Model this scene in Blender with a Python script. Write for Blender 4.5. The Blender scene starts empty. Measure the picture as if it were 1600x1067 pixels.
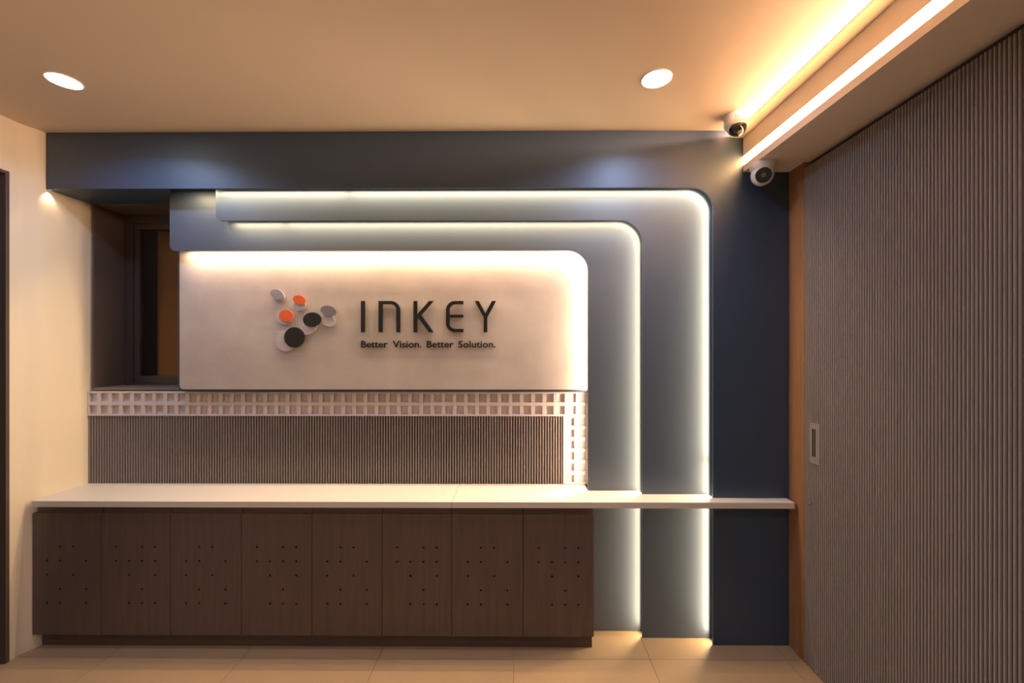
import bpy, bmesh, math, random
from mathutils import Vector, Matrix
random.seed(4)
S = bpy.context.scene
C = S.collection
PI = math.pi

# ------------------------------------------------------------------ camera
F, YAW, CAMZ = 660.0, 0.0062, 1.53          # focal length in px of a 1600 wide frame
CX, CY = 812.0 - F*math.tan(YAW), 548.0
cd = bpy.data.cameras.new('camera'); cam = bpy.data.objects.new('camera', cd); C.objects.link(cam)
cam.location = (0, 0, CAMZ); cam.rotation_euler = (PI/2, 0, YAW)
cd.sensor_width = 36; cd.sensor_fit = 'HORIZONTAL'; cd.lens = 36*F/1600
cd.shift_x = (800-CX)/1600; cd.shift_y = (CY-533.5)/1600
cd.clip_start = 0.02
S.camera = cam

# ------------------------------------------------------------------ world, exposure
w = bpy.data.worlds.new('night'); S.world = w; w.use_nodes = True
w.node_tree.nodes['Background'].inputs[0].default_value = (0.010, 0.010, 0.011, 1)
w.node_tree.nodes['Background'].inputs[1].default_value = 0.25
S.view_settings.view_transform = 'Standard'; S.view_settings.look = 'None'
S.view_settings.exposure = -0.06; S.view_settings.gamma = 1; S.view_settings.use_curve_mapping = False
WARM = (1.0, 0.56, 0.23); STRIP = (1.0, 0.78, 0.48); SIGNC = (1.0, 0.70, 0.48); COVEC = (1.0, 0.62, 0.48); COOL = (0.36, 0.55, 1.0)
K_FASCIA = 39.0     # emission of the diffuser in the beam
K_COVE = 15.0        # W per metre of cove strip
K_DOWN = 6.0        # W per downlight
K_L1, K_L2, K_L3 = 5.4, 4.2, 7.2   # W per metre of strip behind each panel

def at(px, py, Y):
    """world point on the plane y = Y seen at photo pixel (px, py)"""
    a = (px-CX)/F; b = (CY-py)/F
    d = Vector((math.cos(YAW)*a - math.sin(YAW), math.sin(YAW)*a + math.cos(YAW), b))
    t = Y/d.y
    return Vector((d.x*t, Y, CAMZ + d.z*t))
def X(px, Y): return at(px, 548, Y).x
def Z(px, py, Y): return at(px, py, Y).z

# ------------------------------------------------------------------ materials
def mat(name, col, rough=.5, metal=0, spec=.5, emit=None, es=0, bump=0, bscale=200, var=0, vscale=6, stretch=(1,1,1), trans=0, col2=None, coat=0):
    m = bpy.data.materials.new(name); m.use_nodes = True
    nt = m.node_tree; N = nt.nodes; L = nt.links; b = N['Principled BSDF']
    b.inputs['Base Color'].default_value = (*col, 1); b.inputs['Roughness'].default_value = rough
    b.inputs['Metallic'].default_value = metal; b.inputs['Specular IOR Level'].default_value = spec
    if trans: b.inputs['Transmission Weight'].default_value = trans
    if coat: b.inputs['Coat Weight'].default_value = coat
    if emit: b.inputs['Emission Color'].default_value = (*emit, 1); b.inputs['Emission Strength'].default_value = es
    if var or bump:
        tc = N.new('ShaderNodeTexCoord'); mp = N.new('ShaderNodeMapping'); mp.inputs['Scale'].default_value = stretch
        L.new(tc.outputs['Object'], mp.inputs[0])
        oi = N.new('ShaderNodeObjectInfo'); sc = N.new('ShaderNodeVectorMath'); sc.operation = 'SCALE'
        cb = N.new('ShaderNodeCombineXYZ')
        for k in range(3): L.new(oi.outputs['Random'], cb.inputs[k])
        L.new(cb.outputs[0], sc.inputs[0]); sc.inputs['Scale'].default_value = 37.0
        ad = N.new('ShaderNodeVectorMath'); ad.operation = 'ADD'; L.new(mp.outputs[0], ad.inputs[0]); L.new(sc.outputs[0], ad.inputs[1])
    if var:
        n = N.new('ShaderNodeTexNoise'); n.inputs['Scale'].default_value = vscale; n.inputs['Detail'].default_value = 6; n.inputs['Roughness'].default_value = .6
        L.new(ad.outputs[0], n.inputs['Vector'])
        r = N.new('ShaderNodeValToRGB'); r.color_ramp.elements[0].position = .3; r.color_ramp.elements[1].position = .7
        c2 = col2 or tuple(min(1, c*(1+var)) for c in col)
        c1 = tuple(c*(1-var) for c in col)
        r.color_ramp.elements[0].color = (*c1, 1); r.color_ramp.elements[1].color = (*c2, 1)
        L.new(n.outputs['Fac'], r.inputs[0]); L.new(r.outputs[0], b.inputs['Base Color'])
    if bump:
        n2 = N.new('ShaderNodeTexNoise'); n2.inputs['Scale'].default_value = bscale; n2.inputs['Detail'].default_value = 4
        L.new(ad.outputs[0], n2.inputs['Vector'])
        bp = N.new('ShaderNodeBump'); bp.inputs['Strength'].default_value = bump; bp.inputs['Distance'].default_value = .002
        L.new(n2.outputs['Fac'], bp.inputs['Height']); L.new(bp.outputs[0], b.inputs['Normal'])
    return m
M = {}
M['cream'] = mat('cream_paint', (.74, .64, .47), .75, spec=.2, bump=.08, bscale=60)
M['ceil'] = mat('ceiling_paint', (.70, .57, .45), .85, spec=.15)
M['beam'] = mat('beam_paint', (.80, .68, .56), .8, spec=.15)
M['navy'] = mat('navy_satin_paint', (.015, .042, .082), .5, spec=1.0, bump=.05, bscale=45)
M['lightened_navy'] = mat('navy_satin_lightened', (.042, .066, .106), .5, spec=1.0, bump=.04, bscale=45)  # same navy paint, lightened so the strip glow sits in the colour
M['lightest_navy'] = mat('navy_satin_lightest', (.066, .088, .126), .5, spec=1.0, bump=.04, bscale=45)  # navy paint again, lightened further to put the glow into it
M['plaster'] = mat('trowelled_plaster', (.48, .42, .37), .6, spec=.3, var=.10, vscale=4.5, bump=.3, bscale=25)
M['edge'] = mat('navy_edge', (.05, .075, .11), .5)
M['counter'] = mat('cream_laminate', (.66, .585, .50), .42, spec=.4)
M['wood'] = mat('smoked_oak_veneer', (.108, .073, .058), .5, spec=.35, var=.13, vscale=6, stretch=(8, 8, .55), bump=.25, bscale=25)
M['wood_dark'] = mat('smoked_oak_dark', (.085, .055, .042), .6, var=.12, vscale=7, stretch=(1, 14, 14))  # darker oak with sideways grain, for the plinths
M['channel'] = mat('dark_channel', (.11, .08, .066), .5)
M['inside'] = mat('shade_black', (.01, .008, .007), .9)  # near-black puts the shade of gaps and bores into the colour
M['flute'] = mat('taupe_fluted_laminate', (.265, .222, .198), .48, spec=.35, var=.06, vscale=3, stretch=(8, 8, 1))
M['flute_back'] = mat('fluted_backing', (.028, .021, .019), .7)
M['grid'] = mat('white_lattice', (.68, .60, .57), .6, spec=.25)
M['jamb'] = mat('stained_timber', (.30, .145, .065), .5, spec=.3, var=.12, vscale=5, stretch=(10, 10, .8))
M['frame'] = mat('bronze_aluminium', (.055, .04, .033), .4, spec=.5)
M['reveal'] = mat('bronze_lining', (.10, .072, .058), .55)
M['sill'] = mat('taupe_sill', (.2, .155, .13), .5)
M['glass'] = mat('window_glass', (.9, .95, .95), .02, trans=1, spec=.5)
M['glass'].node_tree.nodes['Principled BSDF'].inputs['Specular Tint'].default_value = (1, .5, .22, 1)   # bronze tinted
M['black'] = mat('black_acrylic', (.008, .007, .007), .35)
M['orange'] = mat('orange_acrylic', (.62, .105, .02), .5)
M['lilac'] = mat('lilac_grey_acrylic', (.27, .24, .28), .5)
M['greyd'] = mat('grey_acrylic', (.16, .145, .165), .5)
M['pale'] = mat('pale_acrylic', (.50, .45, .46), .5)
M['tile'] = mat('beige_floor_tile', (.375, .245, .135), .45, spec=.35, var=.05, vscale=3, bump=.05, bscale=80)
M['grout'] = mat('grout', (.33, .22, .13), .9)
M['white'] = mat('white_plastic', (.78, .76, .75), .35)
M['smoke'] = mat('smoked_dome', (.012, .010, .010), .08, spec=.6, coat=.5)
M['lensring'] = mat('grey_lens_ring', (.12, .11, .11), .3)
M['darkdoor'] = mat('black_door', (.006, .006, .008), .5)
M['dframe'] = mat('taupe_door_frame', (.09, .06, .045), .5)
M['trim'] = mat('white_trim_ring', (.8, .8, .82), .4)
M['lamp'] = mat('cool_lamp', (.9, .9, .9), .5, emit=(.85, .92, 1), es=40)
M['diff'] = mat('warm_diffuser', (.9, .85, .8), .5, emit=WARM, es=K_FASCIA)
M['ledtape'] = mat('led_tape', (.8, .75, .6), .5)
M['steel'] = mat('brushed_steel', (.35, .33, .32), .35, metal=1)
M['print'] = mat('dark_print', (.06, .05, .05), .6)

# ------------------------------------------------------------------ helpers
def link(o, parent=None):
    C.objects.link(o)
    if parent: o.parent = parent
    return o
def bevel(o, wd, seg=2, ang=35):
    m = o.modifiers.new('bevel', 'BEVEL'); m.width = wd; m.segments = seg; m.limit_method = 'ANGLE'; m.angle_limit = math.radians(ang)
    m.harden_normals = False
    return o
def mesh(name, V, Fs, m, parent=None, smooth=False):
    me = bpy.data.meshes.new(name); me.from_pydata([tuple(v) for v in V], [], Fs); me.update()
    bm = bmesh.new(); bm.from_mesh(me); bmesh.ops.recalc_face_normals(bm, faces=bm.faces); bm.to_mesh(me); bm.free()
    if smooth:
        for p in me.polygons: p.use_smooth = True
    for mm in (m if isinstance(m, (list, tuple)) else [m]): me.materials.append(mm)
    return link(bpy.data.objects.new(name, me), parent)
def boxes(name, L, m, parent=None, bv=0):
    V, Fs = [], []
    for (x0, x1, y0, y1, z0, z1) in L:
        n = len(V)
        V += [(x, y, z) for z in (z0, z1) for (x, y) in ((x0, y0), (x1, y0), (x1, y1), (x0, y1))]
        Fs += [[n+i for i in f] for f in ((3,2,1,0), (4,5,6,7), (0,1,5,4), (1,2,6,5), (2,3,7,6), (3,0,4,7))]
    o = mesh(name, V, Fs, m, parent)
    if bv: bevel(o, bv)
    return o
def box(name, x0, x1, y0, y1, z0, z1, m, parent=None, bv=0): return boxes(name, [(x0, x1, y0, y1, z0, z1)], m, parent, bv)
def slab(name, P, y0, y1, m, parent=None, bv=0):
    """outline P of (x, z) extruded from y0 to y1"""
    n = len(P); V = [(x, y0, z) for x, z in P] + [(x, y1, z) for x, z in P]
    Fs = [list(range(n)), list(range(2*n-1, n-1, -1))] + [[i, (i+1) % n, n+(i+1) % n, n+i] for i in range(n)]
    o = mesh(name, V, Fs, m, parent)
    if bv: bevel(o, bv)
    return o
def plan(name, P, z0, z1, m, parent=None, bv=0):
    n = len(P); V = [(x, y, z0) for x, y in P] + [(x, y, z1) for x, y in P]
    Fs = [list(range(n)), list(range(2*n-1, n-1, -1))] + [[i, (i+1) % n, n+(i+1) % n, n+i] for i in range(n)]
    o = mesh(name, V, Fs, m, parent)
    if bv: bevel(o, bv)
    return o
def arc(cx, cz, r, a0, a1, n=12):
    return [(cx + r*math.cos(a0+(a1-a0)*i/n), cz + r*math.sin(a0+(a1-a0)*i/n)) for i in range(n+1)]
def lathe(name, prof, m, parent=None, n=40, loc=(0,0,0), rot=None, smooth=True):
    """profile of (r, h) turned about local z"""
    V, Fs = [], []
    for r, h in prof:
        for k in range(n):
            a = 2*PI*k/n; V.append(Vector((r*math.cos(a), r*math.sin(a), h)))
    for j in range(len(prof)-1):
        for k in range(n):
            Fs.append([j*n+k, j*n+(k+1) % n, (j+1)*n+(k+1) % n, (j+1)*n+k])
    Fs.append(list(range(n))); Fs.append([(len(prof)-1)*n+k for k in range(n)])
    if rot: V = [rot @ v for v in V]
    V = [v+Vector(loc) for v in V]
    o = mesh(name, V, Fs, m, parent, smooth)
    if smooth:
        mo = o.modifiers.new('edges', 'EDGE_SPLIT'); mo.split_angle = math.radians(38)
    return o
def thing(name, label, cat, loc, group=None):
    o = bpy.data.objects.new(name, None); o.empty_display_size = .05; link(o); o.location = loc
    tag(o, label, cat, group); return o
def tag(o, label, cat, group=None):
    o['label'] = label; o['category'] = cat
    if group: o['group'] = group
    return o
def fit(root):
    """children were built in world space: keep them there under a placed root"""
    inv = Matrix.Translation(root.location).inverted()
    for ch in root.children:
        if ch.type == 'MESH' and ch.data.users == 1 and ch.location.length == 0: ch.data.transform(inv)
        else: ch.location = ch.location - root.location
def struct(o): o['kind'] = 'structure'; return o
def area(name, loc, d, up, sx, sy, watts, col, parent=None, spread=PI):
    """rectangle lamp at loc facing d; sx runs along up x d, sy along up"""
    l = bpy.data.lights.new(name, 'AREA'); l.shape = 'RECTANGLE'; l.size = sx; l.size_y = sy; l.energy = watts; l.color = col; l.spread = spread
    o = bpy.data.objects.new(name, l)
    z = -Vector(d).normalized(); y = Vector(up).normalized(); x = y.cross(z).normalized(); y = z.cross(x)
    o.matrix_world = Matrix.Translation(loc) @ Matrix((x, y, z)).transposed().to_4x4()
    return link(o, parent)
def spot(name, loc, d, watts, col, ang, blend, rad, parent=None):
    l = bpy.data.lights.new(name, 'SPOT'); l.energy = watts; l.color = col; l.spot_size = ang; l.spot_blend = blend; l.shadow_soft_size = rad
    o = bpy.data.objects.new(name, l); o.location = loc; o.rotation_euler = Vector(d).to_track_quat('-Z', 'Y').to_euler()
    return link(o, parent)

# ------------------------------------------------------------------ key planes (metres)
Y1, Y2, Y3, YS, YG, YF = 2.20, 2.255, 2.31, 2.365, 2.412, 2.428   # faces: navy panel, middle panel, inner panel, sign, lattice, flutes
YB = 2.45                                                # back wall
ZC = Z(600, 205.5, Y1)                                   # ceiling
ZSOF = 2.457                                             # underside of the beam
XA = X(140.5, YF)                                        # face of the pier beside the niche
XL = XA - .03                                            # left wall
XR = X(1233, Y1)                                         # right wall
YREAR = -2.8
ZT = Z(600, 784, 2.13)                                   # worktop
T = .009

# ------------------------------------------------------------------ setting
# floor: tiles laid on a grouted bed
TP = .675; GX = X(803, 2.139); GY = 2.099
bed = struct(box('floor', XL-.3, XR+.3, YREAR-.2, YB+.3, -.06, -.004, M['grout']))
tile = None
i0 = math.floor((XL-.1-GX)/TP); i1 = math.ceil((XR+.1-GX)/TP); j0 = math.floor((YREAR-GY)/TP); j1 = 1
for i in range(i0, i1):
    for j in range(j0, j1):
        x0, x1 = max(GX+i*TP, XL), min(GX+(i+1)*TP, XR+.02); y0, y1 = max(GY+j*TP, YREAR), min(GY+(j+1)*TP, YB)
        if x1-x0 < .02 or y1-y0 < .02: continue
        full = abs(x1-x0-TP) < 1e-6 and abs(y1-y0-TP) < 1e-6
        g = .0007
        if full and tile:
            o = bpy.data.objects.new('tile', tile); link(o, bed); o.location = (x0, y0, random.uniform(-.0003, .0003))
        else:
            o = box('tile', g, x1-x0-g, g, y1-y0-g, -.004, 0, M['tile'], bed, .0008); o.location = (x0, y0, 0)
            if full: tile = o.data
# mods are per object: shared tiles get the same tiny bevel
for o in bed.children:
    if not o.modifiers: bevel(o, .0008)

struct(box('ceiling', XL-.3, XR+.3, YREAR-.2, YB+.3, ZC, ZC+.1, M['ceil']))
# left wall with a door opening, and the pier that closes the niche
DY1 = min((abs(X(14.5, 1.6+k*.0005)-XL), 1.6+k*.0005) for k in range(1400))[1]; DY0 = DY1-.92; DZ = Z(15, 268, DY1)
wl = struct(boxes('wall_left', [(XL-.2, XL, DY1, YB+.2, 0, ZC), (XL-.2, XL, YREAR, DY0, 0, ZC), (XL-.2, XL, DY0, DY1, DZ, ZC),
                                ], M['cream']))
pe = [(XL-.01, YB+.2), (XA, YB+.2)]+[(XA+(XL-XA)*(.5-.5*math.cos(PI*k/12)), Y1+.0-.10*k/12) for k in range(13)]+[(XL-.01, Y1-.10)]
pn = struct(plan('trim_3', pe, 0, ZC, M['cream']))
for p in pn.data.polygons: p.use_smooth = abs(p.normal.z) < .5
mo = pn.modifiers.new('edges', 'EDGE_SPLIT'); mo.split_angle = math.radians(25)
struct(box('wall_right', XR+.03, XR+.2, YREAR, YB+.2, 0, ZC, M['flute_back']))
struct(box('wall_rear', XL-.2, XR+.2, YREAR-.15, YREAR, 0, ZC, M['cream']))
WX0, WX1 = XA+.012, -1.15
WZ0, WZ1 = Z(200, 609, YF), Z(200, 316.5, YF)
struct(boxes('wall_back', [(XA, WX0, YB, YB+.2, 0, ZC), (WX1, XR+.2, YB, YB+.2, 0, ZC), (WX0, WX1, YB, YB+.2, 0, WZ0), (WX0, WX1, YB, YB+.2, WZ1, ZC)], M['cream']))

# door in the left wall
d1 = bpy.data.objects.new('door_1', None); link(d1); d1.location = (XL, (DY0+DY1)/2, 0); struct(d1)
fw = .016
boxes('door_frame', [(XL-.12, XL+.003, DY1-fw, DY1-.0005, 0, DZ-.0005), (XL-.12, XL+.003, DY0+.0005, DY0+fw, 0, DZ-.0005), (XL-.12, XL+.003, DY0+fw, DY1-fw, DZ-fw, DZ-.0005)], M['dframe'], d1, .002)
box('door_leaf', XL-.075, XL-.035, DY0+fw+.003, DY1-fw-.003, .006, DZ-fw-.003, M['darkdoor'], d1, .001)
fit(d1)

# window in the niche
win = bpy.data.objects.new('window_1', None); link(win); win.location = (WX0, 2.62, WZ0); struct(win)
e = .012
YW = 2.612
boxes('window_reveal', [(WX0, WX0+e, YF, YW+.06, WZ0, WZ1), (WX0+e, WX1, YF, YW+.06, WZ1-e, WZ1)], M['reveal'], win, .001)
box('window_sill', WX0+e, WX1, YF, YW+.06, WZ0, WZ0+.012, M['sill'], win, .001)
fx0, fx1, fz0, fz1 = WX0+e, WX1, WZ0+.012, WZ1-e
def ring(name, x0, x1, z0, z1, wd, y0, y1, m, parent, wb=None):
    wb = wb or wd
    return boxes(name, [(x0, x0+wd, y0, y1, z0, z1), (x1-wd, x1, y0, y1, z0, z1), (x0+wd, x1-wd, y0, y1, z1-wd, z1), (x0+wd, x1-wd, y0, y1, z0, z0+wb)], m, parent, .0015)
ring('window_frame', fx0, fx1, fz0, fz1, .052, YW, YW+.05, M['frame'], win, .012)
ring('window_sash', fx0+.052, fx1-.052, fz0+.012, fz1-.052, .034, YW+.012, YW+.045, M['frame'], win, .045)
box('window_pane', fx0+.084, fx1-.084, YW+.03, YW+.034, fz0+.05, fz1-.084, M['glass'], win)
fit(win)
struct(box('wall_outside', XA-.3, 0, 3.25, 3.3, 0, 3.0, M['inside']))
struct(box('floor_outside', XA-.3, 0, YB+.31, 3.3, -.06, 0, M['inside']))

# ------------------------------------------------------------------ right side: timber jamb and fluted sliding door
YJ = XR*F/(1254.5-812)
struct(box('trim_1', XR, XR+.03, YJ, YB, 0, ZSOF, M['jamb'], None, .001))
door = bpy.data.objects.new('door_2', None); link(door); door.location = (XR, 1.6, 0); struct(door)
PIT = .0125
ZS0, ZS1 = .012, 2.425
box('backing_board', XR+.008, XR+.028, YREAR+.01, YJ-.004, ZS0-.004, ZS1, M['flute_back'], door)
def slat_mesh(name, pitch, h, depth, m, horiz='y'):
    """half-round slat: profile across, height h; runs along z, bulges to -x (or -y)"""
    hw = pitch*.295; P = [(-hw, 0), (-hw, -depth*.55), (-hw*.62, -depth*.93), (0, -depth), (hw*.62, -depth*.93), (hw, -depth*.55), (hw, 0)]
    V = []
    for z in (0, h):
        for a, b in P: V.append((b, a, z) if horiz == 'y' else (a, b, z))
    k = len(P)
    Fs = [[i, i+1, k+i+1, k+i] for i in range(k-1)] + [list(range(k)), list(range(2*k-1, k-1, -1))]
    me = bpy.data.meshes.new(name); me.from_pydata(V, [], Fs); me.update()
    bm = bmesh.new(); bm.from_mesh(me); bmesh.ops.recalc_face_normals(bm, faces=bm.faces); bm.to_mesh(me); bm.free()
    me.materials.append(m); return me
sm = slat_mesh('slat', PIT, ZS1-ZS0, .0098, M['flute'])
NV = 86
ys = []
y = YJ-.008
while y > YREAR+.02: ys.append(y); y -= PIT
for y in ys[:NV]:
    o = bpy.data.objects.new('slat', sm); link(o, door); o.location = (XR+.008, y, ZS0)
V, Fs = [], []
for y in ys[NV:]:
    n = len(V)
    V += [(v.co.x+XR+.008, v.co.y+y, v.co.z+ZS0) for v in sm.vertices]
    Fs += [[n+i for i in p.vertices] for p in sm.polygons]
st = mesh('far_slats', V, Fs, M['flute'], door); st['kind'] = 'stuff'
# recessed pull: plate with a slot, and the keyhole
yh0, yh1 = XR*F/(1279-812), XR*F/(1263.5-812)
zh1 = 1.53-(659-548)*yh1/F; zh0 = 1.53-(721-548)*yh1/F
sy0, sy1 = yh0+.022, yh1-.018; sz0, sz1 = zh0+.032, zh1-.028
px = XR-.0025
def hole_plate(name, y0, y1, z0, z1, a0, a1, b0, b1, xf, xb, m, parent):
    r = .006; hole = []
    for cy, cz, s in ((a1-r, b1-r, 0), (a0+r, b1-r, PI/2), (a0+r, b0+r, PI), (a1-r, b0+r, 1.5*PI)):
        hole += [(cy+r*math.cos(s+PI/2*i/4), cz+r*math.sin(s+PI/2*i/4)) for i in range(5)]
    corners = [(y1, z1), (y0, z1), (y0, z0), (y1, z0)]
    V = []; 
    for xx in (xf, xb):
        V += [(xx, a, b) for a, b in corners]+[(xx, a, b) for a, b in hole]
    k = 24; Fs = []
    for off in (0, k):
        for q in range(4):
            base = off+4+q*5
            for i in range(4): Fs.append([off+q, base+i, base+i+1])
            nb = off+4+((q+1) % 4)*5
            Fs.append([off+q, base+4, nb, off+(q+1) % 4])
    for i in range(20): Fs.append([4+i, 4+(i+1) % 20, k+4+(i+1) % 20, k+4+i])
    for i in range(4): Fs.append([i, (i+1) % 4, k+(i+1) % 4, k+i])
    return mesh(name, V, Fs, m, parent)
pl = hole_plate('pull_plate', yh0, yh1, zh0, zh1, sy0, sy1, sz0, sz1, px, XR+.007, M['flute'], door)
pc = box('pull_recess', XR-.0012, XR+.006, sy0+.0004, sy1-.0004, sz0+.0004, sz1-.0004, M['black'], door); 
pl['label'] = 'taupe flush pull plate with a dark slot'
yk = XR*F/(1264.5-812); zk = 1.53-(785-548)*yk/F
kh = lathe('keyhole', [(.005, 0), (.005, .010), (.004, .011)], M['steel'], door, 16, (XR+.006, yk, zk), Matrix.Rotation(-PI/2, 3, 'Y'))
fit(door)

# ------------------------------------------------------------------ beam with its lit fascia and cove
SK = .0288
XF = X(1161, Y1)
def skew(xh, Y): return xh + (Y1-Y)*SK
def prism(name, P, m, parent, y0=Y1-.0005, y1=YREAR+.001, bv=0, clampR=False):
    n = len(P)
    V = [((x if x > XR-.001 else skew(x, y0)), y0, z) for x, z in P]+[((x if x > XR-.001 else skew(x, y1)), y1, z) for x, z in P]
    Fs = [list(range(n)), list(range(2*n-1, n-1, -1))]+[[i, (i+1) % n, n+(i+1) % n, n+i] for i in range(n)]
    o = mesh(name, V, Fs, m, parent)
    if bv: bevel(o, bv)
    return o
beam = bpy.data.objects.new('trim_2', None); link(beam); beam.location = (XF, 0, ZSOF); struct(beam)
zb0, zb1 = Z(1162, 258.5, Y1), Z(1162, 244.5, Y1)
ZL = ZC-.030                                             # top of the cove ledge
XLIP = X(1141.5, Y1)
prism('beam_soffit', [(XF, ZSOF), (XR+.03, ZSOF), (XR+.03, ZSOF+.02), (XF+.012, ZSOF+.02), (XF+.012, zb0), (XF, zb0)], M['beam'], beam)
prism('beam_fascia', [(XF, zb1), (XF+.012, zb1), (XF+.012, ZL-.012), (XF, ZL-.012)], M['beam'], beam)
prism('cove_ledge', [(XLIP, ZL-.006), (XF+.012, ZL-.012), (XF+.08, ZL-.012), (XF+.08, ZC), (XF+.068, ZC), (XF+.068, ZL-.004), (XF, ZL-.003), (XLIP, ZL)], M['beam'], beam)
lamp = thing('linear_lamp', 'long glowing warm light strip set in the ceiling beam fascia', 'lamp', (XF, 0, zb0))
prism('diffuser', [(XF+.002, zb0+.0003), (XF+.010, zb0+.0003), (XF+.010, zb1-.0003), (XF+.002, zb1-.0003)], M['diff'], lamp, Y1-.002, -.1)
prism('unlit_cover', [(XF+.002, zb0+.0003), (XF+.010, zb0+.0003), (XF+.010, zb1-.0003), (XF+.002, zb1-.0003)], M['beam'], lamp, -.101)  # unseen cover, made up to end the lit run and dim front faces
fit(lamp)
cov = thing('cove_light', 'hidden warm strip on the ledge washing the ceiling beside the beam', 'lamp', (XF, 0, ZL))
prism('led_tape', [(XF+.030, ZL-.003), (XF+.040, ZL-.003), (XF+.040, ZL), (XF+.030, ZL)], M['ledtape'], cov, Y1-.02)
ym = (Y1+YREAR)/2; ln = Y1-YREAR-.02
area('cove_glow', (skew(XF+.036, ym), ym, ZL+.012), (-1, -SK, .22), Vector((SK, -1, 0)), .012, ln, K_COVE*ln, COVEC, cov)
fit(beam); fit(cov)

# ------------------------------------------------------------------ layered backlit panels
def strip_run(parent, p, q, inward, watts_m, col, gaps=(), off=0.0, dirback=-.12):
    """strip from p to q in the panel plane; inward = unit (x, z) towards the open side"""
    p, q = Vector(p), Vector(q); L = (q-p).length; u = (q-p)/L
    cuts = [0]+[c for g in sorted(gaps) for c in (g-.007, g+.007)]+[L]
    for a, b in zip(cuts[::2], cuts[1::2]):
        c = p+u*(a+b)/2
        area('strip_glow', c, Vector((inward[0], dirback, inward[1])), u, .008, b-a, watts_m*(b-a), col, parent)
def arc_run(parent, cx, cz, r, y, watts_m, col, n=6):
    for k in range(n):
        a = (k+.5)/n*PI/2; L = r*PI/2/n
        area('strip_glow', Vector((cx+r*math.cos(a), y, cz+r*math.sin(a))), (-math.cos(a), -.12, -math.sin(a)), (-math.sin(a), 0, math.cos(a)), .008, L*1.02, watts_m*L, col, parent)
# navy panel: header and right leg
zi = Z(600, 294, Y1); xi = X(1114, Y1); r = .115
P = [(XA+.002, ZC-.0005), (XF+.0, ZC-.0005), (XF+.0, ZSOF-.0005), (XR-.001, ZSOF-.0005), (XR-.001, .0005), (xi, .0005)] + arc(xi-r, zi-r, r, 0, PI/2) + [(XA+.002, zi)]
P[1] = (XR-.001, ZC-.0005); P[2] = (XR-.001, ZSOF)
p1 = thing('wall_panel', 'navy satin outer panel: header and wide right leg, down to the floor', 'wall panel', (xi, Y1, 0))
slab('panel_face', P, Y1, Y1+T, M['navy'], p1, .001)
xh = X(265, Y3)-.001
plan('header_box', [(XA+.002, Y1+T+.0003), (X(266, Y1+T), Y1+T+.0003), (xh, Y3-.0005), (xh, YF-.001), (XA+.002, YF-.001)], zi, WZ1+.16, M['navy'], p1)
y = Y1+T+.012
zb = zi+.012
xg = [X(535, Y1), X(820, Y1)]
xs = X(337, Y2)+.01
strip_run(p1, (xs, y, zb), (xi-r, y, zb), (0, -1), K_L1, STRIP, [g-xs for g in xg[:1]])
strip_run(p1, (X(272, Y1+T)+.01, y, zb), (xs-.02, y, zb), (0, -1), K_L1*.8, STRIP, [], 0, .2)
arc_run(p1, xi-r, zi-r, r+.012, y, K_L1, STRIP)
strip_run(p1, (xi+.012, y, .02), (xi+.012, y, zi-r), (-1, 0), K_L1, STRIP, [Z(1113, 729, Y1)])
# middle navy panel, its colour lightened for the glow
zi2 = Z(600, 344.5, Y2); xi2 = X(1003.5, Y2); r2 = .125; xl2 = X(337, Y2)
P = [(xl2, zi+.12), (xi+.11, zi+.12), (xi+.11, .0005), (xi2, .0005)] + arc(xi2-r2, zi2-r2, r2, 0, PI/2) + arc(xl2+.035, zi2+.035, .035, 1.5*PI, PI, 6)
p2 = thing('wall_panel', 'middle navy panel coloured lighter for the glow along the edge behind the outer one', 'wall panel', (xi2, Y2, 0))
slab('panel_face', P, Y2, Y2+T, M['lightened_navy'], p2, .001)
y = Y2+T+.012; zb = zi2+.012
xs = X(352, Y2); 
strip_run(p2, (xs, y, zb), (xi2-r2, y, zb), (0, -1), K_L2, STRIP, [X(434, Y2)-xs])
arc_run(p2, xi2-r2, zi2-r2, r2+.012, y, K_L2, STRIP)
strip_run(p2, (xi2+.012, y, .02), (xi2+.012, y, zi2-r2), (-1, 0), K_L2, STRIP)
# inner navy panel, its colour lightened most for the glow
zi3 = Z(600, 391.5, Y3); xi3 = X(918.5, Y3); r3 = .11; xl3 = X(265, Y3)
P = [(xl3, zi+.14), (xi2+.11, zi+.14), (xi2+.11, .0005), (xi3, .0005)] + arc(xi3-r3, zi3-r3, r3, 0, PI/2) + arc(xl3+.03, zi3+.03, .03, 1.5*PI, PI, 6)
p3 = thing('wall_panel', 'innermost navy panel, coloured lightest for the glow, framing the pale sign on two sides', 'wall panel', (xi3, Y3, 0))
slab('panel_face', P, Y3, Y3+T, M['lightest_navy'], p3, .001)
y = Y3+T+.012; zb = zi3+.014
xs = X(285, Y3)
strip_run(p3, (xs, y, zb), (xi3-r3, y, zb), (0, -1), K_L3, SIGNC)
arc_run(p3, xi3-r3, zi3-r3, r3+.014, y, K_L3, SIGNC)
strip_run(p3, (xi3+.014, y, ZT+.01), (xi3+.014, y, zi3-r3), (-1, 0), K_L3, SIGNC)
for q, pn, xx, zz, x0 in ((p1, Y1, xi, zi, X(337, Y2)), (p2, Y2, xi2, zi2, X(352, Y2)), (p3, Y3, xi3, zi3, X(285, Y3))):
    yy = pn+T+.002
    box('led_tape', x0, xx-.09, yy, yy+.003, zz+.018, zz+.026, M['ledtape'], q)
    box('led_tape', xx+.018, xx+.026, yy, yy+.003, .02 if q is not p3 else ZT+.01, zz-.09, M['ledtape'], q)
fit(p1); fit(p2); fit(p3)

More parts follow.
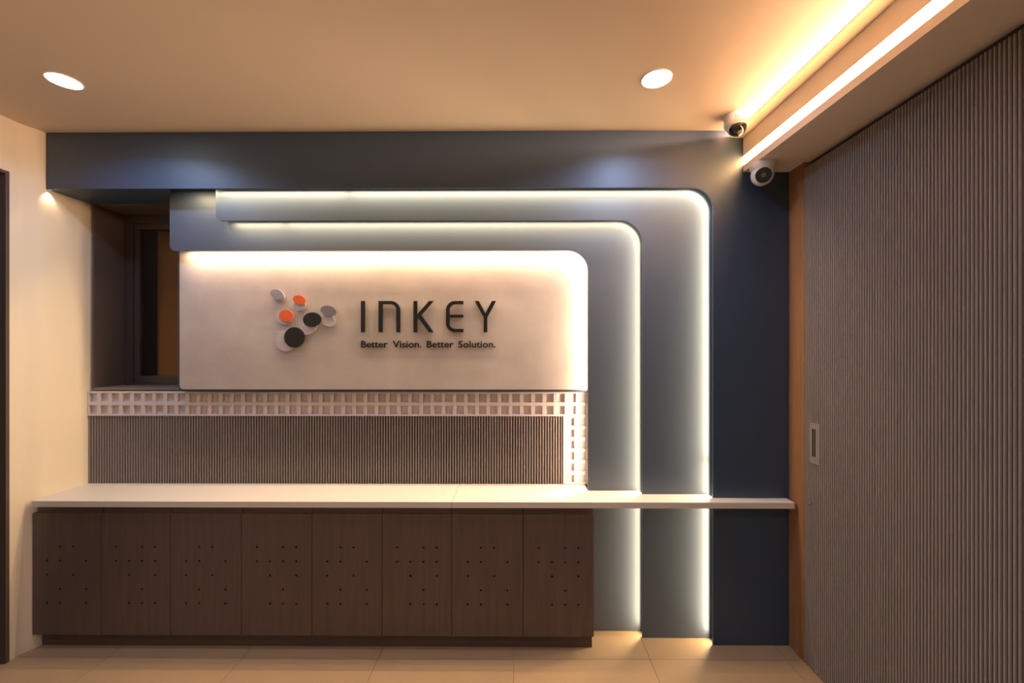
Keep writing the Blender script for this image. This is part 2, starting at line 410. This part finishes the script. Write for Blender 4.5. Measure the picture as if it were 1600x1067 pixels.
# ------------------------------------------------------------------ sign
sx0, sx1, sz0_, sz1_ = X(277.5, YS), xi3+.03, Z(600, 611.5, YS), zi3+.06
sg = thing('wall_sign', 'pale plaster sign board with black lettering and overlapping logo discs', 'sign', (sx0, YS, sz0_))
def rr(x0, x1, z0, z1, r): return arc(x0+r, z0+r, r, 1.5*PI, PI, 8)+[(x0, z1), (x1, z1), (x1, z0)]
slab('back_board', rr(sx0, sx1, sz0_, sz1_, .028), YS+.0035, YS+.026, M['edge'], sg, .001)
slab('board_face', rr(sx0+.011, sx1-.001, sz0_+.011, sz1_-.001, .022), YS, YS+.0034, M['plaster'], sg, .0008)
def zp(zx, zy): 
    v = at(380+zx/3.6364, 430+zy/3.6364, YS-.012); return (v.x, v.z)
YL0, YL1 = YS-.014, YS-.004
def letter(name, P): 
    P = [zp(*p) for p in P]
    o = slab(name, P, YL0, YL1, M['black'], sg, .0006)
    # short stand-off pins carry the letter
    return o
def za(cx, cy, r, a0, a1, n=10, ry=None):
    ry = ry or r
    return [(cx+r*math.cos(math.radians(a0+(a1-a0)*i/n)), cy-ry*math.sin(math.radians(a0+(a1-a0)*i/n))) for i in range(n+1)]
letter('letter', [(669, 146), (691, 146), (691, 324), (669, 324)])
letter('letter', [(769, 324), (769, 146)] + [(838, 146)] + za(838, 200, 54, 90, 0)[1:] + [(892, 324), (870, 324)] + [(870, 200)] + za(838, 200, 32, 0, 90, 10, 35) + [(792, 165), (792, 324)])
letter('letter', [(967, 146), (989, 146), (989, 222), (1056, 146), (1082, 146), (1012, 226), (1082, 324), (1055, 324), (996, 244), (989, 252), (989, 324), (967, 324)])
E = [(1251, 146), (1251, 165)] + [(1204, 165)] + za(1204, 197, 31, 90, 180)[1:] + [(1173, 224), (1251, 224), (1251, 240), (1173, 240)] + za(1204, 273, 31, 180, 270) + [(1251, 305), (1251, 324)] + za(1204, 272, 52, 270, 180) + za(1204, 198, 52, 180, 90)
letter('letter', E)
letter('letter', [(1315, 146), (1339, 146), (1376, 216), (1413, 146), (1437, 146), (1387, 240), (1387, 324), (1366, 324), (1366, 240)])
# tagline: flat-cut small letters
def word(txt, zx0, zx1):
    cu = bpy.data.curves.new('tagline', 'FONT'); cu.body = txt; cu.size = 1; cu.offset = .016; cu.extrude = .0; cu.resolution_u = 3
    to = bpy.data.objects.new('t', cu); C.objects.link(to)
    dg = bpy.context.evaluated_depsgraph_get(); dg.update()
    me = bpy.data.meshes.new_from_object(to.evaluated_get(dg)); bpy.data.objects.remove(to)
    xs_ = [v.co.x for v in me.vertices]
    a, b = min(xs_), max(xs_)
    capw = .70
    x0, zbase = zp(zx0, 410); x1, ztop = zp(zx1, 372)
    sx = (x1-x0)/(b-a); szz = (ztop-zbase)/capw
    for v in me.vertices: v.co = Vector((x0+(v.co.x-a)*sx, YS-.010, zbase+v.co.y*szz))
    bm = bmesh.new(); bm.from_mesh(me)
    bmesh.ops.remove_doubles(bm, verts=bm.verts, dist=1e-5)
    rg = bmesh.ops.extrude_face_region(bm, geom=bm.faces[:], use_keep_orig=True)
    bmesh.ops.translate(bm, verts=[g for g in rg['geom'] if isinstance(g, bmesh.types.BMVert)], vec=(0, .006, 0))
    bmesh.ops.recalc_face_normals(bm, faces=bm.faces)
    for f in bm.faces: f.smooth = False
    bm.to_mesh(me); bm.free(); me.materials.clear(); me.materials.append(M['black'])
    link(bpy.data.objects.new('tagline_word', me), sg)
for t, a, b in (('Better', 668, 820), ('Vision.', 848, 1012), ('Better', 1042, 1195), ('Solution.', 1222, 1434)): word(t, a, b)
def disc(name, cx, cy, rx, ry, ang, y0, m, th=.005):
    a = math.radians(ang); P = []
    for i in range(36):
        t = 2*PI*i/36; u, v = rx*math.cos(t), ry*math.sin(t)
        P.append(zp(cx+u*math.cos(a)-v*math.sin(a), cy+u*math.sin(a)+v*math.cos(a)))
    return slab(name, P, y0, y0+th, m, sg, .0006)
for (cx, cy, rx, ry, an) in ((199, 119, 35, 30, 25), (319, 170, 35, 31, 15), (230, 243, 46, 37, 15), (370, 296, 52, 38, -32), (480, 257, 42, 33, 28), (238, 373, 56, 60, 0)):
    disc('pale_disc', cx, cy, rx, ry, an, YS-.009, M['pale'])
for (cx, cy, rx, ry, an, m, lb) in ((194, 110, 40, 28, 25, 'lilac', 'lilac grey'), (320, 140, 37, 26, 15, 'orange', 'orange'), (246, 230, 41, 34, 10, 'orange', 'orange'),
                                (393, 252, 52, 41, -4, 'black', 'black'), (486, 203, 46, 30, 14, 'greyd', 'grey'), (292, 353, 58, 58, 0, 'black', 'black')):
    o = disc('logo_disc', cx, cy, rx, ry, an, YS-.016, M[m]); o['label'] = lb+' logo disc'
# stand-off pins
pins = [(680, 180), (680, 300), (780, 170), (780, 300), (881, 300), (978, 170), (978, 300), (1162, 235), (1240, 155), (1240, 315), (1376, 300), (1330, 160), (1422, 160),
        (194, 110), (319, 160), (240, 236), (385, 270), (484, 225), (270, 362)]
pm = None
for q in pins:
    x, z = zp(*q); a = .002
    if pm is None:
        o = box('standoff_pin', -a, a, 0, .0065, -a, a, M['steel'], sg); pm = o.data
    else: o = link(bpy.data.objects.new('standoff_pin', pm), sg)
    o.location = (x, YS-.006, z)
pm.transform(Matrix.Identity(4))
fit(sg)

# ------------------------------------------------------------------ white lattice band and fluted splashback
gp = (X(880, YG)-XA-.001)/42.68
gz1 = Z(500, 612, YG); gz0 = Z(500, 650, YG); gl = X(880, YG); gr = X(919, YG)+.004
lat = thing('lattice_band', 'white square-cell lattice band, turning down beside the panels', 'lattice', (XA, YG, gz0))
tw = .0205; bars = []
gh = gz1-gz0; ph = (gh-.018-.004)/2
# horizontal rails
def cells(x0, x1, z0, z1, nx, nz, edge):
    """bars around an nx by nz field of cells"""
    out = []
    cw = (x1-x0-edge*2-(nx-1)*tw)/nx; chh = (z1-z0-edge*2-(nz-1)*tw)/nz
    z = z0
    out.append((x0, x1, YG, YG+.017, z0, z0+edge)); out.append((x0, x1, YG, YG+.017, z1-edge, z1))
    for k in range(1, nz): zz = z0+edge+k*chh+(k-1)*tw; out.append((x0, x1, YG, YG+.017, zz, zz+tw))
    rows = [(z0+edge+k*(chh+tw), z0+edge+k*(chh+tw)+chh) for k in range(nz)]
    xs_ = [(x0, x0+edge), (x1-edge, x1)]+[(x0+edge+k*cw+(k-1)*tw, x0+edge+k*cw+k*tw) for k in range(1, nx)]
    for a, b in xs_:
        for c, d in rows: out.append((a, b, YG+.0002, YG+.017, c, d))
    return out
wtot = gr-XA-.001
nx = round((wtot-.016)/.0632)
bars = cells(XA+.001, gr, gz0, gz1, nx, 2, .010)
boxes('lattice', bars, M['grid'], lat, .0012)
bars = cells(gl, gr, ZT+.001, gz0-.0005, 2, 6, .010)
boxes('lattice', bars, M['grid'], lat, .0012)
boxes('lattice_back', [(XA+.001, gr, YG+.017, YB-.001, gz0, gz1), (gl, gr, YG+.017, YB-.001, ZT+.001, gz0)], M['grid'], lat)
fit(lat)
fl = thing('fluted_panel', 'taupe fluted splashback panel between the worktop and white lattice', 'wall panel', (XA, YF, ZT))
box('backing_board', XA+.001, gl-.001, YG+.0155, YB-.001, ZT+.001, gz0-.001, M['flute_back'], fl)
n = 180; fp = (gl-XA-.003)/n
sm2 = slat_mesh('slat', fp, gz0-ZT-.002, .011, M['flute'], 'x')
for k in range(n):
    o = bpy.data.objects.new('slat', sm2); link(o, fl); o.location = (XA+.002+(k+.5)*fp, YG+.0155, ZT+.001)
fit(fl)

# ------------------------------------------------------------------ worktop
YC = 2.13; tk = ZT-Z(600, 793.5, YC)
XE = X(1242, YC)
wt = thing('worktop', 'long cream worktop shelf running under the sign over the cabinets', 'worktop', (XA, YC, ZT))
xc0 = X(706, YC); xc1 = X(713, YG)
cg = .0006
xw0 = X(49, YC)
plan('slab', [(xw0, YC), (xc0-cg, YC), (xc0-cg, YB-.009), (XA+.001, YB-.009), (XA+.001, Y1-.001), (xw0, Y1-.001)], ZT-tk, ZT, M['counter'], wt, .0012)
plan('slab', [(xc0+cg, YC), (XE, YC), (XE, Y1-.001), (xi-.001, Y1-.001), (xi-.001, Y2-.001), (xi2-.001, Y2-.001), (xi2-.001, Y3-.001), (xi3-.001, Y3-.001), (xi3-.001, YG-.001), (gl-.001, YG-.001), (gl-.001, YB-.009), (xc0+cg, YB-.009)],
     ZT-tk, ZT, M['counter'], wt, .0012)
fit(wt)

# ------------------------------------------------------------------ cabinets with perforated doors
YD = 2.148
edges = [X(p, YD) for p in (50.5, 158, 266, 377, 487.5, 597, 706, 817.5, 928)]
zd1, zd0 = Z(600, 803, YD), Z(600, 993.5, YD)
PA = [(1, 2), (0, 1, 3), (0, 2), (1, 3), (0, 1, 3)]
PB = [(0, 2, 3), (0, 1, 2, 3), (1, 3), (2,), (1, 2, 3)]
colp = X(751, YD)-X(730.4, YD); rowp = .072; rz0 = Z(760, 855.8, YD)
def door_mesh(x0, x1, pat, parent):
    xm = (x0+x1)/2; hr = .0055
    cxs = [xm+(c-1.5)*colp for c in range(4)]; czs = [rz0-k*rowp for k in range(5)]
    gx = [x0]+[c-colp/2 for c in cxs]+[cxs[-1]+colp/2, x1]
    gz = [zd1, czs[0]+rowp/2]+[c-rowp/2 for c in czs]+[zd0]
    V, Fs, MI = [], [], []
    def v(x, y, z): V.append((x, y, z)); return len(V)-1
    for i in range(6):
        for j in range(7):
            a0, a1, b1, b0 = gx[i], gx[i+1], gz[j], gz[j+1]
            hole = 1 <= i <= 4 and 1 <= j <= 5 and (i-1) in pat[j-1]
            if not hole:
                Fs.append([v(a0, YD, b0), v(a1, YD, b0), v(a1, YD, b1), v(a0, YD, b1)]); MI.append(0); continue
            cx, cz = cxs[i-1], czs[j-1]
            sq = [(a1, cz), (a1, b1), (cx, b1), (a0, b1), (a0, cz), (a0, b0), (cx, b0), (a1, b0)]
            oc = [(cx+hr*math.cos(k*PI/4), cz+hr*math.sin(k*PI/4)) for k in range(8)]
            A = [v(p[0], YD, p[1]) for p in sq]; B = [v(p[0], YD, p[1]) for p in oc]; D = [v(p[0], YD+.017, p[1]) for p in oc]
            for k in range(8):
                Fs.append([A[k], A[(k+1) % 8], B[(k+1) % 8], B[k]]); MI.append(0)
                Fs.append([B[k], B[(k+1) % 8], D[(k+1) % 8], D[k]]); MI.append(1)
            Fs.append(D[:]); MI.append(1)
    yb = YD+.018
    a = [v(x0, YD, zd0), v(x1, YD, zd0), v(x1, YD, zd1), v(x0, YD, zd1)]; b = [v(x0, yb, zd0), v(x1, yb, zd0), v(x1, yb, zd1), v(x0, yb, zd1)]
    for k in range(4): Fs.append([a[k], a[(k+1) % 4], b[(k+1) % 4], b[k]]); MI.append(0)
    Fs.append(b[::-1]); MI.append(0)
    me = bpy.data.meshes.new('door'); me.from_pydata(V, [], Fs); me.update()
    bm = bmesh.new(); bm.from_mesh(me); bmesh.ops.remove_doubles(bm, verts=bm.verts, dist=1e-6); bmesh.ops.recalc_face_normals(bm, faces=bm.faces); bm.to_mesh(me); bm.free()
    return me, V, Fs, MI
lab = ['brown perforated cabinet at the far left end, against the cream wall', 'second brown perforated cabinet from the cream wall', 'third brown perforated cabinet from the cream wall',
       'fourth brown perforated cabinet from the cream wall', 'fourth brown perforated cabinet from the row\'s right end', 'third brown perforated cabinet from the row\'s right end',
       'brown perforated cabinet just left of the row\'s end one', 'brown perforated cabinet at the row\'s right end, beside the glowing panels']
for k in range(8):
    x0, x1 = edges[k]+.0015, edges[k+1]-.0015
    if k == 0: x0 = edges[0]+.001
    cb = thing('storage_cabinet', lab[k], 'cabinet', ((x0+x1)/2, YD, 0), 'perforated cabinets under the worktop')
    bx0 = max(x0, XA+.002) if k == 0 else edges[k]+.0002; bx1 = edges[k+1]-.0002
    # carcass
    o = box('carcass', bx0, bx1, YD+.020, (YB-.01 if k < 7 else Y3-.002), zd0+.002, zd1-.002, M['inside'], cb)
    if k == 7: bx1 = edges[8]-.003
    yend = YB-.01 if k < 7 else Y3-.002
    o.data.transform(Matrix.Identity(4))
    # door: the holes are real bores, their shade put into the colour
    me, V, Fs, MI = door_mesh(x0, x1, PA if k % 2 == 0 else PB, cb)
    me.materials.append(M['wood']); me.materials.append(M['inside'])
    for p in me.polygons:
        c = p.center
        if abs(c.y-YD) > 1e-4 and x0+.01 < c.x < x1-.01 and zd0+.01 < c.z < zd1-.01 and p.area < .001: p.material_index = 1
    link(bpy.data.objects.new('door', me), cb)
    box('finger_channel', bx0+.001 if k == 0 else edges[k]+.0015, bx1-.0015, YD+.013, yend, zd1-.0002, ZT-tk-.001, M['channel'], cb)
    t0 = X(59, 2.18) if k == 0 else edges[k]+.0002; t1 = X(925, 2.18) if k == 7 else edges[k+1]-.0002
    t0 = max(t0, XA+.002)
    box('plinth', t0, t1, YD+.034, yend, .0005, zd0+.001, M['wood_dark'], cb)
    fit(cb)

# ------------------------------------------------------------------ ceiling downlights
def downlight(x, y, label, col, r=.056, watts=K_DOWN):
    t = thing('ceiling_downlight', label, 'lamp', (x, y, ZC), 'round recessed downlights')
    lathe('trim_ring', [(r+.006, 0), (r+.006, -.002), (r+.002, -.004), (r-.001, -.003), (r-.001, 0)], M['trim'], t, 48)
    lathe('lens', [(r-.0015, -.0002), (r-.0015, -.0025), (r-.006, -.0045)], M['lamp'], t, 48)
    l = bpy.data.lights.new('downlight_beam', 'AREA'); l.shape = 'DISK'; l.size = r*1.8; l.energy = watts; l.color = col; l.spread = math.radians(150)
    o = bpy.data.objects.new('downlight_beam', l); o.location = (0, 0, -.006); link(o, t)
    return t
pL = at(100, 126, 1); yL = (ZC-CAMZ)/(pL.z-CAMZ); pR = at(1025.5, 123, 1); yR = (ZC-CAMZ)/(pR.z-CAMZ)
downlight(pL.x*yL, yL, 'round cool white downlight at the left, near the cream wall', COOL)
downlight(pR.x*yR, yR, 'round cool white downlight at the right, left of the dome camera', COOL, .058)
for x, y, lb in ((-1.92, .2, 'cool white downlight just behind the viewpoint, left side, unseen and added for light'), (.57, .2, 'cool white downlight just behind the viewpoint, right side, unseen and added for light'),
                 (-1.92, -1.4, 'cool white downlight at the room\'s rear left'), (.57, -1.4, 'cool white downlight at the room\'s rear right')):
    downlight(x, y, lb, (.62, .78, 1.0), .058, 7.0)  # unseen rows added to light the room behind the viewpoint

# added lamp standing in for light leaking at the header's left end
sx, sy = XA+.013, Y1+.010
sp = thing('leak_stand_in', 'added tiny lamp for light leaking under the navy header onto the cream wall', 'lamp', (sx, sy, zi))
lathe('housing', [(.007, -.0003), (.007, -.003), (.005, -.004)], M['trim'], sp, 20)  # made-up housing for the added leak lamp
spot('leak_beam', (0, 0, -.006), (-.1, .0, -1), 1.5, (1, .72, .45), math.radians(95), .8, .004, sp)

# ------------------------------------------------------------------ cameras
# dome camera on the ceiling
v = at(1151, 181, 2.06); yc = 2.06
cx = v.x
dc = thing('dome_camera', 'white dome security camera on the ceiling at the cove end', 'camera', (cx, yc, ZC))
R = .057
lathe('housing', [(R*.97, -.0005), (R, -.006), (R, -.042), (R*.97, -.052), (R*.86, -.059), (.040, -.061)], M['white'], dc, 48)
tilt = Matrix.Rotation(math.radians(-32), 3, 'X')
prof = [(.041, 0)]+[(.041*math.cos(a), -.041*math.sin(a)) for a in [PI/2*i/10 for i in range(1, 10)]]+[(.002, -.041)]
lathe('shroud', [(.046, .004), (.045, -.006), (.041, -.012), (.036, -.012)], M['white'], dc, 40, (0, -.006, -.059), tilt)
lathe('smoked_dome', prof, M['smoke'], dc, 40, (0, -.008, -.063), tilt)
lathe('lens', [(.012, 0), (.012, -.004), (.007, -.005)], M['lensring'], dc, 24, (0, -.0275, -.0935), Matrix.Rotation(math.radians(-32), 3, 'X'))
def curved_mark(a0, a1, z0, z1, parent):
    V, Fs = [], []; n = 6
    for i in range(n+1):
        a = a0+(a1-a0)*i/n
        for rr_, z in ((R+.0004, z0), (R+.0004, z1)): V.append((rr_*math.cos(a), rr_*math.sin(a), z))
    for i in range(n): Fs.append([2*i, 2*i+2, 2*i+3, 2*i+1])
    return mesh('printed_mark', V, Fs, M['print'], parent)
A = math.radians
curved_mark(A(236), A(241), -.024, -.020, dc); curved_mark(A(244), A(252), -.023, -.0215, dc)
for k in range(6): curved_mark(A(236+k*3.6), A(238.4+k*3.6), -.033, -.0285, dc)
curved_mark(A(302), A(303.5), -.034, -.016, dc); curved_mark(A(290), A(293), -.040, -.036, dc)
# turret camera under the beam
yt = 2.105; v = at(1191, 262, yt)
tc_ = thing('turret_camera', 'white ball security camera with dark face under the beam', 'camera', (v.x, yt, ZSOF))
lathe('base', [(.058, -.0003), (.058, -.010), (.056, -.022), (.047, -.034)], M['white'], tc_, 48)
R2 = .052
rt = Matrix.Rotation(math.radians(66), 3, 'X') @ Matrix.Rotation(0, 3, 'Z')   # local +z faces the room and down a little
rt = Vector((-.40, -1, -.42)).to_track_quat('Z', 'Y').to_matrix()
sph = [(.001, -R2)]+[(R2*math.sin(a), -R2*math.cos(a)) for a in [PI*i/16 for i in range(1, 13)]]+[(R2*math.sin(PI*12.2/16), -R2*math.cos(PI*12.2/16))]
cz = -.054
lathe('ball', sph, M['white'], tc_, 40, (0, 0, cz), rt)
lathe('face', [(.036, .0375), (.036, .0415), (.033, .044), (.012, .0445)], M['smoke'], tc_, 40, (0, 0, cz), rt)
lathe('lens', [(.011, .0446), (.011, .047), (.007, .0475)], M['lensring'], tc_, 24, (0, 0, cz), rt)
